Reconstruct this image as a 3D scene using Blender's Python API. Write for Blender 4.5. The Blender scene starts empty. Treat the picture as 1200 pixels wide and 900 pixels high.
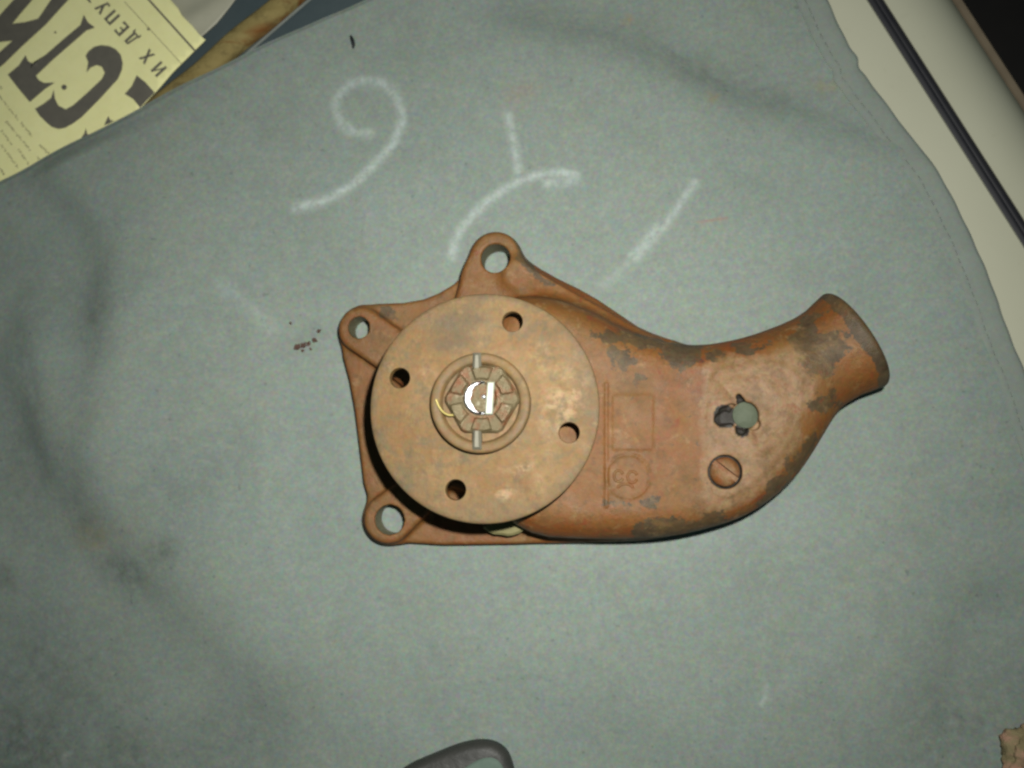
import bpy, bmesh, math, random
import numpy as np
from mathutils import Matrix, Vector

random.seed(7); rng = np.random.default_rng(7)
scene = bpy.context.scene
COL = scene.collection

# ---------------------------------------------------------------- camera
CAM_H = 0.530                    # lens height above the cloth, metres
FOC = 1157.0                     # focal length in pixels of a 1200 px wide frame
NADIR = (690.0, 540.0)           # where the plumb line below the lens falls in the frame
nc = np.array([(NADIR[0]-600)/FOC, -(NADIR[1]-450)/FOC, -1.0]); nc /= np.linalg.norm(nc)
zc = -nc
yc = np.array([0, 1, 0.]) - zc*zc[1]; yc /= np.linalg.norm(yc)
xc = np.cross(yc, zc)
RW = np.array([xc, yc, zc])      # camera -> world
cam_d = bpy.data.cameras.new('camera'); cam = bpy.data.objects.new('camera', cam_d); COL.objects.link(cam)
cam.matrix_world = Matrix.Translation((0, 0, CAM_H)) @ Matrix([list(r) for r in RW]).to_4x4()
cam_d.sensor_fit = 'HORIZONTAL'; cam_d.sensor_width = 36.0; cam_d.lens = 36.0*FOC/1200.0
cam_d.clip_start = 0.01; cam_d.clip_end = 20.0
cam_d.dof.use_dof = True; cam_d.dof.focus_distance = 0.485; cam_d.dof.aperture_fstop = 5.0
scene.camera = cam

# ---------------------------------------------------------------- light: the flash beside the lens, a little room light
LAMP = (0.036, 0.050, CAM_H + 0.005)
ld = bpy.data.lights.new('flash', 'AREA'); ld.shape = 'DISK'; ld.size = 0.016; ld.energy = 1.55; ld.spread = math.radians(104)
ld.color = (1.0, 0.985, 0.93)
lamp = bpy.data.objects.new('flash', ld); COL.objects.link(lamp); lamp.location = LAMP
lamp.rotation_euler = (Vector((-0.045, 0.035, 0.0))-Vector(LAMP)).to_track_quat('-Z', 'Y').to_euler()   # aimed much as the lens is
w = bpy.data.worlds.new('World'); scene.world = w; w.use_nodes = True
w.node_tree.nodes['Background'].inputs[0].default_value = (0.55, 0.95, 1.0, 1)
w.node_tree.nodes['Background'].inputs[1].default_value = 0.045
scene.view_settings.view_transform = 'Standard'; scene.view_settings.look = 'None'
scene.view_settings.exposure = 0.0; scene.view_settings.gamma = 1.0; scene.view_settings.use_curve_mapping = False
scene.render.engine = 'CYCLES'
scene.cycles.filter_width = 2.5

# ---------------------------------------------------------------- helpers
def at(px, py, z=0.0):
    """a photographed point, given its real height z (m), as world x, y"""
    d = RW @ np.array([(px-600)/FOC, -(py-450)/FOC, -1.0])
    t = (z-CAM_H)/d[2]
    return np.array([d[0]*t, d[1]*t])
def poly(pts, z=0.0): return np.array([at(x, y, z) for x, y in pts])
def mm(z): return (CAM_H-z)/FOC          # metres per pixel at height z

def tag(o, label=None, cat=None, group=None, kind=None):
    if label: o['label'] = label
    if cat: o['category'] = cat
    if group: o['group'] = group
    if kind: o['kind'] = kind
    return o
def obj(name, verts, faces, mat, parent=None, smooth=True):
    me = bpy.data.meshes.new(name)
    verts = np.asarray(verts, dtype=np.float32)
    if isinstance(faces, np.ndarray):
        n, k = faces.shape
        me.vertices.add(len(verts)); me.vertices.foreach_set('co', verts.ravel())
        me.loops.add(n*k); me.loops.foreach_set('vertex_index', faces.astype(np.int32).ravel())
        me.polygons.add(n); me.polygons.foreach_set('loop_start', np.arange(0, n*k, k, dtype=np.int32))
        me.update(calc_edges=True)
    else:
        me.from_pydata([tuple(map(float, v)) for v in verts], [], [tuple(f) for f in faces]); me.update()
    me.validate()
    return link(name, me, mat, parent, smooth)
def link(name, me, mat, parent=None, smooth=True):
    if mat: me.materials.append(mat)
    if smooth: me.polygons.foreach_set('use_smooth', np.ones(len(me.polygons), dtype=bool))
    o = bpy.data.objects.new(name, me); COL.objects.link(o)
    if parent:
        o.parent = parent
        o.matrix_parent_inverse = Matrix.Translation(-Vector(world_loc(parent)))
    return o
def world_loc(o):
    v = Vector(o.location)
    if o.parent is not None:
        v = v + world_loc(o.parent) + o.matrix_parent_inverse.translation
    return v
def bmobj(name, bm, mat, parent=None, smooth=True):
    bmesh.ops.recalc_face_normals(bm, faces=bm.faces)
    me = bpy.data.meshes.new(name); bm.to_mesh(me); bm.free()
    return link(name, me, mat, parent, smooth)
def sharp(o, deg=35):
    me = o.data
    bm = bmesh.new(); bm.from_mesh(me)
    for e in bm.edges:
        if len(e.link_faces) == 2 and e.calc_face_angle(0) > math.radians(deg): e.smooth = False
    bm.to_mesh(me); bm.free(); return o
def attr(o, name, arr):
    a = o.data.attributes.new(name, 'FLOAT', 'POINT'); a.data.foreach_set('value', np.asarray(arr, dtype=np.float32).ravel())
def lathe(bm, prof, c, seg=96):
    rings = []
    for r, z in prof:
        if r < 1e-7: rings.append([bm.verts.new((c[0], c[1], z))])
        else: rings.append([bm.verts.new((c[0]+r*math.cos(2*math.pi*i/seg), c[1]+r*math.sin(2*math.pi*i/seg), z)) for i in range(seg)])
    for a, b in zip(rings, rings[1:]):
        if len(a) == 1 and len(b) == 1: continue
        for i in range(seg):
            j = (i+1) % seg
            if len(a) == 1: bm.faces.new((a[0], b[i], b[j]))
            elif len(b) == 1: bm.faces.new((a[i], b[0], a[j]))
            else: bm.faces.new((a[i], b[i], b[j], a[j]))
def prism(bm, pts, z0, z1, bev=0.0):
    """closed prism over a plan polygon, its upper edge chamfered"""
    pts = np.asarray(pts); area = 0.5*np.sum(pts[:, 0]*np.roll(pts[:, 1], -1)-np.roll(pts[:, 0], -1)*pts[:, 1])
    if area < 0: pts = pts[::-1]
    n = len(pts)
    def off(d):
        a = np.roll(pts, 1, 0); b = np.roll(pts, -1, 0)
        e1 = pts-a; e2 = b-pts
        e1 = e1/(np.linalg.norm(e1, axis=1, keepdims=True)+1e-12); e2 = e2/(np.linalg.norm(e2, axis=1, keepdims=True)+1e-12)
        n1 = np.c_[-e1[:, 1], e1[:, 0]]; n2 = np.c_[-e2[:, 1], e2[:, 0]]
        m = n1+n2; m /= np.maximum((m*n1).sum(1, keepdims=True), 0.35)
        return pts+m*d
    levels = [(pts, z0), (pts, z1-bev)] + ([(off(bev), z1)] if bev > 0 else [])
    if bev == 0: levels = [(pts, z0), (pts, z1)]
    R = [[bm.verts.new((p[0], p[1], z)) for p in ps] for ps, z in levels]
    for a, b in zip(R, R[1:]):
        for i in range(n):
            j = (i+1) % n; bm.faces.new((a[i], a[j], b[j], b[i]))
    bm.faces.new(R[-1]); bm.faces.new(R[0][::-1])
def tube(bm, path, rad, seg=12, caps=True):
    path = [np.asarray(p, float) for p in path]; rings = []
    for i, p in enumerate(path):
        a = path[max(i-1, 0)]; b = path[min(i+1, len(path)-1)]
        t = b-a; t /= np.linalg.norm(t)
        u = np.cross(t, (0.0, 0.02, 1.0)); 
        if np.linalg.norm(u) < 1e-3: u = np.cross(t, (1.0, 0, 0))
        u /= np.linalg.norm(u); v = np.cross(u, t)
        r = rad[i] if hasattr(rad, '__len__') else rad
        rings.append([bm.verts.new(p+r*(math.cos(2*math.pi*k/seg)*u+math.sin(2*math.pi*k/seg)*v)) for k in range(seg)])
    for a, b in zip(rings, rings[1:]):
        for k in range(seg):
            j = (k+1) % seg; bm.faces.new((a[k], a[j], b[j], b[k]))
    if caps: bm.faces.new(rings[0][::-1]); bm.faces.new(rings[-1])
def sinnoise(x, y, lam, n=14, seed=0, stretch=None):
    g = np.random.default_rng(seed); s = np.zeros_like(x)
    for _ in range(n):
        a = g.uniform(0, math.pi*2) if stretch is None else stretch+g.normal(0, 0.25)
        k = 2*math.pi/(lam*g.uniform(0.7, 1.6)); s += np.sin(k*(x*math.cos(a)+y*math.sin(a))+g.uniform(0, 6.28))
    return s/math.sqrt(n)
def seg_dist(X, Y, P):
    d = np.full(X.shape, 1e9)
    for (ax, ay), (bx, by) in zip(P[:-1], P[1:]):
        ex, ey = bx-ax, by-ay; L = ex*ex+ey*ey+1e-18
        t = np.clip(((X-ax)*ex+(Y-ay)*ey)/L, 0, 1)
        d = np.minimum(d, np.hypot(X-ax-t*ex, Y-ay-t*ey))
    return d
def poly_sd(X, Y, P):
    """signed distance to a closed polygon, negative inside"""
    P = np.asarray(P); d = seg_dist(X, Y, np.vstack([P, P[:1]])); ins = np.zeros(X.shape, bool)
    for (ax, ay), (bx, by) in zip(P, np.roll(P, -1, 0)):
        if ay == by: continue
        c = ((ay > Y) != (by > Y)) & (X < (bx-ax)*(Y-ay)/(by-ay)+ax); ins ^= c
    return np.where(ins, -d, d)
def smin(a, b, k):
    h = np.clip(0.5+0.5*(b-a)/k, 0, 1); return b*(1-h)+a*h-k*h*(1-h)
def sstep(x, a, b):
    t = np.clip((x-a)/(b-a), 0, 1); return t*t*(3-2*t)
def chaikin(P, it=2, closed=False):
    P = np.asarray(P, float)
    for _ in range(it):
        A = P if closed else P[:-1]; B = np.roll(P, -1, 0) if closed else P[1:]
        Q = np.empty((2*len(A), P.shape[1])); Q[0::2] = .75*A+.25*B; Q[1::2] = .25*A+.75*B
        P = Q if closed else np.vstack([P[:1], Q, P[-1:]])
    return P
def surface_nets(vol, org, h):
    ins = vol < 0
    nx, ny, nz = vol.shape
    cnt = np.zeros((nx-1, ny-1, nz-1), np.int8)
    corners = [(i, j, k) for i in (0, 1) for j in (0, 1) for k in (0, 1)]
    for i, j, k in corners: cnt += ins[i:nx-1+i, j:ny-1+j, k:nz-1+k]
    idx = np.argwhere((cnt > 0) & (cnt < 8))
    vals = np.stack([vol[idx[:, 0]+i, idx[:, 1]+j, idx[:, 2]+k] for i, j, k in corners], 1)
    acc = np.zeros((len(idx), 3)); num = np.zeros(len(idx))
    for a in range(8):
        for b in range(a+1, 8):
            ca, cb = np.array(corners[a]), np.array(corners[b])
            if np.abs(ca-cb).sum() != 1: continue
            va, vb = vals[:, a], vals[:, b]; m = (va < 0) != (vb < 0)
            t = np.where(m, va/np.where(va-vb == 0, 1, va-vb), 0)
            acc += m[:, None]*(ca+t[:, None]*(cb-ca)); num += m
    V = org+h*(idx+acc/num[:, None])
    vid = np.full(cnt.shape, -1, np.int64); vid[tuple(idx.T)] = np.arange(len(idx))
    F = []
    for ax in range(3):
        sl0 = [slice(1, -1)]*3; sl1 = [slice(1, -1)]*3
        sl0[ax] = slice(0, -1); sl1[ax] = slice(1, None)
        s0, s1 = ins[tuple(sl0)], ins[tuple(sl1)]
        e = np.argwhere(s0 != s1); flip = s0[tuple(e.T)]
        g = e+1; g[:, ax] -= 1
        u, v = (ax+1) % 3, (ax+2) % 3
        q = []
        for du, dv in ((-1, -1), (0, -1), (0, 0), (-1, 0)):
            c = g.copy(); c[:, u] += du; c[:, v] += dv; q.append(vid[tuple(c.T)])
        q = np.stack(q, 1); q[~flip] = q[~flip][:, ::-1]; F.append(q)
    return V, np.vstack(F)

# ---------------------------------------------------------------- materials
class N:
    def __init__(s, name):
        s.m = bpy.data.materials.new(name); s.m.use_nodes = True; s.t = s.m.node_tree
        s.b = s.t.nodes['Principled BSDF']; s.co = s.new('ShaderNodeTexCoord').outputs['Object']
    def new(s, k): return s.t.nodes.new(k)
    def ln(s, a, b): s.t.links.new(a, b)
    def put(s, sock, v):
        if isinstance(v, bpy.types.NodeSocket): s.ln(v, sock)
        else: sock.default_value = v if not (isinstance(v, tuple) and len(v) == 3 and len(sock.default_value) == 4) else (*v, 1)
    def noise(s, scale, detail=4, rough=.55, dist=0.0, vec=None, out='Fac'):
        n = s.new('ShaderNodeTexNoise'); n.inputs['Scale'].default_value = scale; n.inputs['Detail'].default_value = detail
        n.inputs['Roughness'].default_value = rough; n.inputs['Distortion'].default_value = dist
        s.ln(vec if vec is not None else s.co, n.inputs['Vector']); return n.outputs[out]
    def vor(s, scale, out='Distance'):
        n = s.new('ShaderNodeTexVoronoi'); n.inputs['Scale'].default_value = scale; s.ln(s.co, n.inputs['Vector']); return n.outputs[out]
    def mapr(s, v, a, b, c=0.0, d=1.0):
        n = s.new('ShaderNodeMapRange'); n.inputs[1].default_value = a; n.inputs[2].default_value = b; n.inputs[3].default_value = c; n.inputs[4].default_value = d
        s.put(n.inputs[0], v); return n.outputs[0]
    def math(s, op, a, b=0.0):
        n = s.new('ShaderNodeMath'); n.operation = op; s.put(n.inputs[0], a); s.put(n.inputs[1], b); return n.outputs[0]
    def mix(s, f, a, b, mode='MIX'):
        n = s.new('ShaderNodeMix'); n.data_type = 'RGBA'; n.blend_type = mode
        s.put(n.inputs[0], f); s.put(n.inputs[6], a); s.put(n.inputs[7], b); return n.outputs[2]
    def at(s, name):
        n = s.new('ShaderNodeAttribute'); n.attribute_name = name; return n.outputs['Fac']
    def bump(s, hgt, strength, dist, prev=None):
        n = s.new('ShaderNodeBump'); n.inputs['Strength'].default_value = strength; n.inputs['Distance'].default_value = dist
        s.put(n.inputs['Height'], hgt)
        if prev is not None: s.ln(prev, n.inputs['Normal'])
        return n.outputs[0]
    def done(s, col, rough=.6, metal=0.0, normal=None, spec=.5):
        s.put(s.b.inputs['Base Color'], col); s.put(s.b.inputs['Roughness'], rough); s.put(s.b.inputs['Metallic'], metal)
        s.b.inputs['Specular IOR Level'].default_value = spec
        if normal is not None: s.ln(normal, s.b.inputs['Normal'])
        return s.m

def mat_cloth(name, attrs=True):
    m = N(name)
    base = m.mix(m.noise(9, 4), (.182, .226, .198), (.228, .254, .210))
    base = m.mix(m.mapr(m.noise(45, 5, .65), .35, .7), base, m.mix(.5, base, (.20, .24, .235)))
    base = m.mix(m.mapr(m.noise(16, 6, .68), .46, .72, 0, .34), base, (.125, .155, .145))
    fib = m.noise(900, 2, .7, out='Color')
    base = m.mix(.10, base, fib, 'OVERLAY')
    grain = m.noise(420, 3, .7, out='Color')
    base = m.mix(.42, base, grain, 'OVERLAY')
    base = m.mix(m.mapr(m.noise(130, 6, .72), .40, .68, 0, .30), base, (.15, .185, .17))
    base = m.mix(m.mapr(m.noise(210, 5, .7), .52, .72, 0, .22), base, (.30, .33, .30))
    spk = m.mapr(m.noise(260, 1, .4), .73, .80)
    base = m.mix(m.math('MULTIPLY', spk, .35), base, (.07, .085, .085))
    if attrs:
        chalk_glint = m.at('chalk')  # chalk marks, plus fold highlights painted into the same mask
        chalk_glint = m.math('MULTIPLY', chalk_glint, m.mapr(m.noise(240, 5, .75), .30, .66, .10, 1.25))
        base = m.mix(m.math('MULTIPLY', chalk_glint, .38), base, (.58, .66, .64))
        st = m.math('MULTIPLY', m.at('stain_shade'), m.mapr(m.noise(150, 4, .7), .3, .65, .1, 1.0))  # mask carries stains together with painted fold and corner shade
        base = m.mix(m.math('MULTIPLY', st, .75), base, (.045, .055, .045))
        base = m.mix(m.math('MULTIPLY', m.at('ochre'), m.mapr(m.noise(200, 3), .3, .6)), base, (.30, .20, .06))
        base = m.mix(m.math('MULTIPLY', m.at('red'), .55), base, (.36, .08, .06))
    wv = m.new('ShaderNodeTexWave'); wv.inputs['Scale'].default_value = 420; wv.inputs['Distortion'].default_value = 1.5; m.ln(m.co, wv.inputs['Vector'])
    nb = m.bump(wv.outputs['Fac'], .12, .0002)
    nb = m.bump(m.noise(700, 3, .7), .25, .0003, nb)
    nb = m.bump(m.noise(60, 4, .6), .25, .0015, nb)
    return m.done(base, .92, 0, nb, .15)
M = {}
M['cloth'] = mat_cloth('grey_cloth')
m = N('hem_cloth')
hb = m.mix(m.noise(70, 5, .7), (.165, .195, .172), (.225, .255, .225))
hb = m.mix(.2, hb, m.noise(420, 3, .7, out='Color'), 'OVERLAY')
M['hem'] = m.done(hb, .92, 0, m.bump(m.noise(300, 4, .7), .4, .0006), .15)
m = N('thread'); M['thread'] = m.done(m.mix(m.noise(200), (.12, .14, .13), (.18, .20, .18)), .8)

# pump paint
m = N('rusty_paint')
paint = m.mix(m.mapr(m.noise(22, 5, .6), .35, .65), (.165, .044, .008), (.160, .062, .014))
paint = m.mix(m.math('MULTIPLY', m.mapr(m.noise(60, 6, .65, 1.0), .52, .68), .6), paint, (.15, .030, .016))
geo = m.new('ShaderNodeNewGeometry'); sx = m.new('ShaderNodeSeparateXYZ'); m.ln(geo.outputs['Normal'], sx.inputs[0])
dust = m.math('MULTIPLY', m.mapr(sx.outputs['Z'], .72, .97), m.mapr(m.noise(38, 6, .65), .28, .6, .25, 1.0))
paint = m.mix(m.math('MULTIPLY', dust, .85), paint, m.mix(m.noise(55, 5, .7), (.178, .086, .027), (.205, .099, .042)))
sc = m.mapr(m.math('ADD', m.at('scuff'), m.mapr(m.noise(100, 7, .7), 0, 1, -1.5, 1.5)), -.25, .45)
pale = m.mix(m.mapr(m.noise(85, 6, .7), .3, .7), (.190, .102, .052), (.285, .182, .118))
paint = m.mix(m.math('MULTIPLY', sc, .92), paint, pale)
pl = m.mapr(m.math('ADD', m.at('peel'), m.mapr(m.noise(120, 8, .70), 0, 1, -1.9, 1.9)), -.03, .10)
spots = m.math('MULTIPLY', m.mapr(m.noise(75, 7, .68, .6), .655, .69), .8)
pl = m.math('MAXIMUM', pl, spots)
bare = m.mix(m.mapr(m.noise(140, 6, .7), .3, .7), (.026, .021, .015), (.088, .066, .042))
col = m.mix(m.math('MULTIPLY', pl, .90), paint, bare)
col = m.mix(m.mapr(m.noise(34, 6, .68), .42, .72, 0, .60), col, (.105, .056, .018))
col = m.mix(m.mapr(m.noise(52, 6, .7, .5), .53, .70, 0, .55), col, (.20, .115, .045))
col = m.mix(m.mapr(m.noise(190, 5, .75), .54, .74, 0, .60), col, (.065, .040, .020))
col = m.mix(m.at('bore'), col, m.mix(m.noise(150, 4), (.13, .115, .065), (.22, .20, .13)))
col = m.mix(m.mapr(m.noise(115, 7, .72, .4), .50, .66, 0, .55), col, (.085, .048, .018))
col = m.mix(m.mapr(m.noise(135, 6, .7, .3), .57, .72, 0, .60), col, (.27, .165, .085))
col = m.mix(m.mapr(m.noise(88, 6, .7, .6), .585, .68, 0, .55), col, (.17, .032, .014))
col = m.mix(1.0, col, (.95, .97, .84), 'MULTIPLY')
col = m.mix(m.at('recess_shade'), col, (.020, .017, .013))  # painted shade inside the notches and screw recess
col = m.mix(.30, col, m.noise(430, 3, .7, out='Color'), 'OVERLAY')
nb = m.bump(m.noise(260, 6, .7), .65, .0009)
nb = m.bump(m.noise(45, 4, .6), .35, .0025, nb)
nb = m.bump(pl, -.6, .0005, nb)
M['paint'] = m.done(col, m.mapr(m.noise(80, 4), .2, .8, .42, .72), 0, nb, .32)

# rusted steel of the hub
m = N('rusted_hub')
r0 = m.mix(m.mapr(m.noise(30, 6, .65), .33, .68), (.215, .112, .036), (.275, .168, .072))
r0 = m.mix(m.mapr(m.noise(75, 7, .72, .8), .48, .66), r0, (.155, .112, .058))
r0 = m.mix(m.mapr(m.noise(24, 6, .7), .56, .74), r0, (.20, .088, .026))
r0 = m.mix(m.math('MULTIPLY', m.at('worn'), m.mapr(m.noise(90, 5, .7), .25, .5)), r0, (.135, .096, .055))
r0 = m.mix(m.math('MULTIPLY', m.at('rubbed'), m.mapr(m.noise(150, 7, .75), .46, .60)), r0, (.40, .265, .145))
r0 = m.mix(m.mapr(m.noise(210, 5, .75), .58, .76, 0, .5), r0, (.10, .062, .03))
r0 = m.mix(m.mapr(m.noise(120, 7, .72, .3), .5, .66, 0, .6), r0, (.125, .088, .045))
r0 = m.mix(m.mapr(m.noise(140, 6, .7), .58, .72, 0, .5), r0, (.34, .215, .105))
r0 = m.mix(1.0, r0, (.80, .81, .74), 'MULTIPLY')
r0 = m.mix(.32, r0, m.noise(430, 3, .7, out='Color'), 'OVERLAY')
nb = m.bump(m.noise(260, 6, .75), .6, .0006); nb = m.bump(m.noise(70, 4, .6), .3, .0008, nb)
M['hub'] = m.done(r0, m.mapr(m.noise(110, 6, .7), .25, .75, .48, .74), m.mapr(m.noise(60, 4), .45, .8, .0, .18), nb, .35)

m = N('greasy_steel')
c0 = m.mix(m.noise(140, 5, .7), (.060, .046, .020), (.215, .170, .085))
c0 = m.mix(m.mapr(m.noise(110, 5, .7), .50, .64), c0, (.17, .06, .022))
c0 = m.mix(m.mapr(m.noise(170, 5, .7), .6, .75), c0, (.38, .36, .26))
M['nut'] = m.done(c0, m.mapr(m.noise(160, 4), .3, .7, .28, .55), .3, m.bump(m.noise(240, 6, .75), .9, .0011), .5)
m = N('polished_steel')
M['bright'] = m.done(m.mix(m.mapr(m.noise(330, 3), .55, .7), (.62, .64, .66), (.40, .20, .17)), m.mapr(m.noise(160, 4), .3, .7, .30, .50), 1.0, m.bump(m.noise(420, 4, .7), .5, .0006))
m = N('key_steel'); M['keymetal'] = m.done(m.mix(m.noise(260, 4), (.40, .44, .34), (.62, .66, .56)), .62, .25, m.bump(m.noise(300, 4), .5, .0006))
m = N('dull_steel'); M['pin'] = m.done(m.mix(m.noise(200, 4), (.10, .10, .075), (.22, .20, .145)), .55, .2, m.bump(m.noise(300, 4), .3, .0004))
m = N('brass_wire'); M['brass'] = m.done(m.mix(m.noise(200, 4), (.33, .26, .07), (.50, .42, .15)), .45, .4)
m = N('verdigris_plug')
M['plug'] = m.done(m.mix(m.noise(120, 5, .6), (.040, .055, .034), (.115, .132, .088)), .7, 0, m.bump(m.noise(200, 5), .8, .0012), .3)
m = N('olive_lip'); M['lip'] = m.done(m.mix(m.noise(90, 5, .7), (.13, .115, .045), (.24, .215, .10)), .7, 0, m.bump(m.noise(200, 5), .6, .001), .3)
m = N('black_gasket'); M['dark'] = m.done(m.mix(m.noise(90), (.012, .010, .012), (.03, .022, .02)), .8)

# paper, table, panel, odds and ends
m = N('newsprint')
pp = m.mix(m.noise(14, 4), (.72, .70, .33), (.83, .81, .43))
pp = m.mix(m.mapr(m.noise(120, 5, .7), .45, .8, 0, .35), pp, (.62, .60, .28))
pp = m.mix(.12, pp, m.noise(420, 3, .7, out='Color'), 'OVERLAY')
M['paper'] = m.done(pp, .85, 0, m.bump(m.noise(60, 4), .3, .001), .2)
m = N('printing_ink'); M['ink'] = m.done(m.mix(m.noise(160, 5, .75), (.085, .08, .07), (.15, .14, .11)), .8, 0, None, .2)
m = N('faded_ink'); M['ink2'] = m.done(m.mix(m.noise(300, 4, .75), (.20, .19, .115), (.36, .34, .20)), .85, 0, None, .2)
m = N('dark_board'); M['table'] = m.done(m.mix(m.noise(30, 5), (.026, .045, .052), (.055, .075, .08)), .6, 0, m.bump(m.noise(90, 5), .4, .001))
m = N('varnished_wood')
mp = m.new('ShaderNodeMapping'); mp.inputs['Rotation'].default_value = (0, 0, math.radians(-42)); mp.inputs['Scale'].default_value = (.12, 1, 1); m.ln(m.co, mp.inputs[0])
wd = m.mix(m.noise(160, 5, .65, .4, mp.outputs[0]), (.165, .125, .04), (.29, .235, .095))
wd = m.mix(m.mapr(m.noise(60, 5, .6, .5, mp.outputs[0]), .50, .62), wd, (.15, .055, .012))
wd = m.mix(m.mapr(m.noise(95, 6, .7), .5, .7, 0, .7), wd, (.075, .055, .022))
M['wood'] = m.done(wd, .8, 0, m.bump(m.noise(160, 5, .7), .8, .0015), .2)
m = N('grey_sheet'); M['sheet'] = m.done(m.mix(m.noise(40, 5), (.26, .26, .20), (.38, .37, .28)), .5, 0, m.bump(m.noise(35, 3), .4, .002), .4)
m = N('wire_grey'); M['wire'] = m.done(m.mix(m.noise(90), (.10, .12, .11), (.20, .22, .20)), .7)
m = N('cream_enamel')
en = m.mix(m.noise(12, 4), (.40, .40, .30), (.45, .45, .345)); en = m.mix(m.mapr(m.noise(200, 5, .7), .6, .8, 0, .3), en, (.34, .33, .24))
M['enamel'] = m.done(en, .32, 0, m.bump(m.noise(50, 3), .1, .001), .5)
m = N('rubber_strip'); M['rubber'] = m.done(m.mix(m.noise(90, 4), (.006, .007, .012), (.018, .018, .020)), .6, 0, None, .3)
m = N('tan_edge'); M['tan'] = m.done(m.mix(m.noise(90, 4), (.13, .10, .065), (.22, .175, .115)), .6)
m = N('black_void'); M['black'] = m.done(m.mix(m.noise(20), (.006, .006, .006), (.014, .013, .012)), .9, 0, None, .1)
m = N('dark_handle'); M['handle'] = m.done(m.mix(m.noise(90, 5, .7), (.016, .019, .017), (.050, .048, .042)), .55, 0, m.bump(m.noise(200, 5), .5, .001))
m = N('handle_face'); M['inlay'] = m.done(m.mix(m.noise(80, 5, .7), (.075, .125, .10), (.15, .20, .16)), .6, 0, m.bump(m.noise(150, 5), .4, .001))
m = N('ochre_crust')
oc = m.mix(m.noise(120, 6, .7), (.09, .07, .03), (.30, .25, .13)); oc = m.mix(m.mapr(m.noise(90, 4), .55, .7), oc, (.36, .20, .14))
M['ochre'] = m.done(oc, .85, 0, m.bump(m.noise(150, 6, .7), .8, .002))
m = N('rust_crumb'); M['crumb'] = m.done(m.mix(m.noise(300, 4), (.035, .020, .015), (.10, .048, .032)), .85)

# ================================================================= the setting
TZ = -0.016
ta, tb = at(1040, 0, TZ), at(1215, 275, TZ); td = (tb-ta)/np.linalg.norm(tb-ta)
tp = np.vstack([poly([(-420, 1320), (-420, -420)], TZ), [ta-td*.16, ta+td*.66]])
bm = bmesh.new(); prism(bm, tp, TZ-.02, TZ)
tag(bmobj('table_top', bm, M['table'], smooth=False), kind='structure')

# ================================================================= grey cloth
PUMP_OUT = [(397, 395), (412, 362), (490, 354), (545, 320), (555, 282), (581, 270), (605, 280), (620, 315), (700, 350), (750, 390), (850, 405),
            (930, 370), (962, 345), (1000, 360), (1038, 430), (1030, 455), (968, 492), (925, 565), (870, 605), (780, 630), (475, 640), (430, 630), (422, 590)]
pump_plan = poly(PUMP_OUT, .01)
NY, NX = 560, 780
ys = np.linspace(-90, 1010, NY)
LX = np.interp(ys, [-90, 0, 20, 55, 90, 125, 160, 190, 212, 260, 330, 1010], [640, 425, 375, 300, 232, 168, 103, 42, -2, -95, -200, -200])
RX0 = np.interp(ys, [-90, 0, 40, 62, 70, 78, 120, 190, 235, 290, 350, 440, 700, 1010], [935, 968, 985, 1000, 1003, 1007, 1036, 1089, 1112, 1141, 1164, 1200, 1290, 1400])
kr = np.hanning(41); kr /= kr.sum(); RX = np.convolve(np.pad(RX0, 20, mode='edge'), kr, 'valid')
RX = RX + 3.5*np.exp(-((ys-66)/7.0)**2) - 2.5*np.exp(-((ys-80)/6.0)**2) + .7*np.sin(ys/17.0) + .5*np.sin(ys/6.1)
LX = LX + 2.0*np.sin(ys/23.0) + 1.2*np.sin(ys/9.7)
u = np.linspace(0, 1, NX)
PXg = LX[:, None]+(RX-LX)[:, None]*u[None, :]; PYg = np.repeat(ys[:, None], NX, 1)
d = np.stack([(PXg-600)/FOC, -(PYg-450)/FOC, -np.ones_like(PXg)], -1) @ RW.T
t = -CAM_H/d[..., 2]; X = d[..., 0]*t; Y = d[..., 1]*t
def fold(pts, amp, wd, reach, endfade=.03):
    """the cloth steps down across the polyline (towards its left-hand side) and recovers over 'reach'"""
    P = chaikin(poly(pts), 2); best = np.full(X.shape, 1e9); sd = np.zeros(X.shape); ov = np.zeros(X.shape)
    n = len(P)-1
    for i in range(n):
        a, b = P[i], P[i+1]; e = b-a; L = np.hypot(*e); ex, ey = e/L
        s = (X-a[0])*ex+(Y-a[1])*ey; c = -(X-a[0])*ey+(Y-a[1])*ex
        tt = np.clip(s, 0, L); dd = np.hypot(X-a[0]-tt*ex, Y-a[1]-tt*ey)
        k = dd < best; best = np.where(k, dd, best); sd = np.where(k, c, sd)
        o = np.zeros(X.shape)
        if i == 0: o = np.maximum(o, -s)
        if i == n-1: o = np.maximum(o, s-L)
        ov = np.where(k, o, ov)
    S = 1/(1+np.exp(-np.clip(sd/wd*4, -40, 40)))
    return -amp*S*np.exp(-(np.maximum(sd, 0)/reach)**1.5)*np.exp(-(np.maximum(ov, 0)/endfade)**2)
Z = np.zeros_like(X)
Z += .0010*sinnoise(X, Y, .16, 12, 1)+.0005*sinnoise(X, Y, .07, 14, 2)+.00012*sinnoise(X, Y, .022, 24, 3)
Z += .00030*sinnoise(X, Y, .045, 10, 4, stretch=math.radians(60))
Z += fold([(55, 205), (90, 245), (118, 290), (128, 360), (122, 430), (112, 520)], -.0110, .030, .07)
Z += fold([(25, 440), (60, 540), (115, 615), (170, 672), (235, 735), (300, 800)], -.0110, .036, .09)
Z += fold([(620, 18), (720, 38), (800, 68), (870, 100), (960, 122), (1030, 150)], .0120, .030, .05)
Z += fold([(355, 465), (300, 525), (235, 590)], -.0040, .026, .05)
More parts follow.
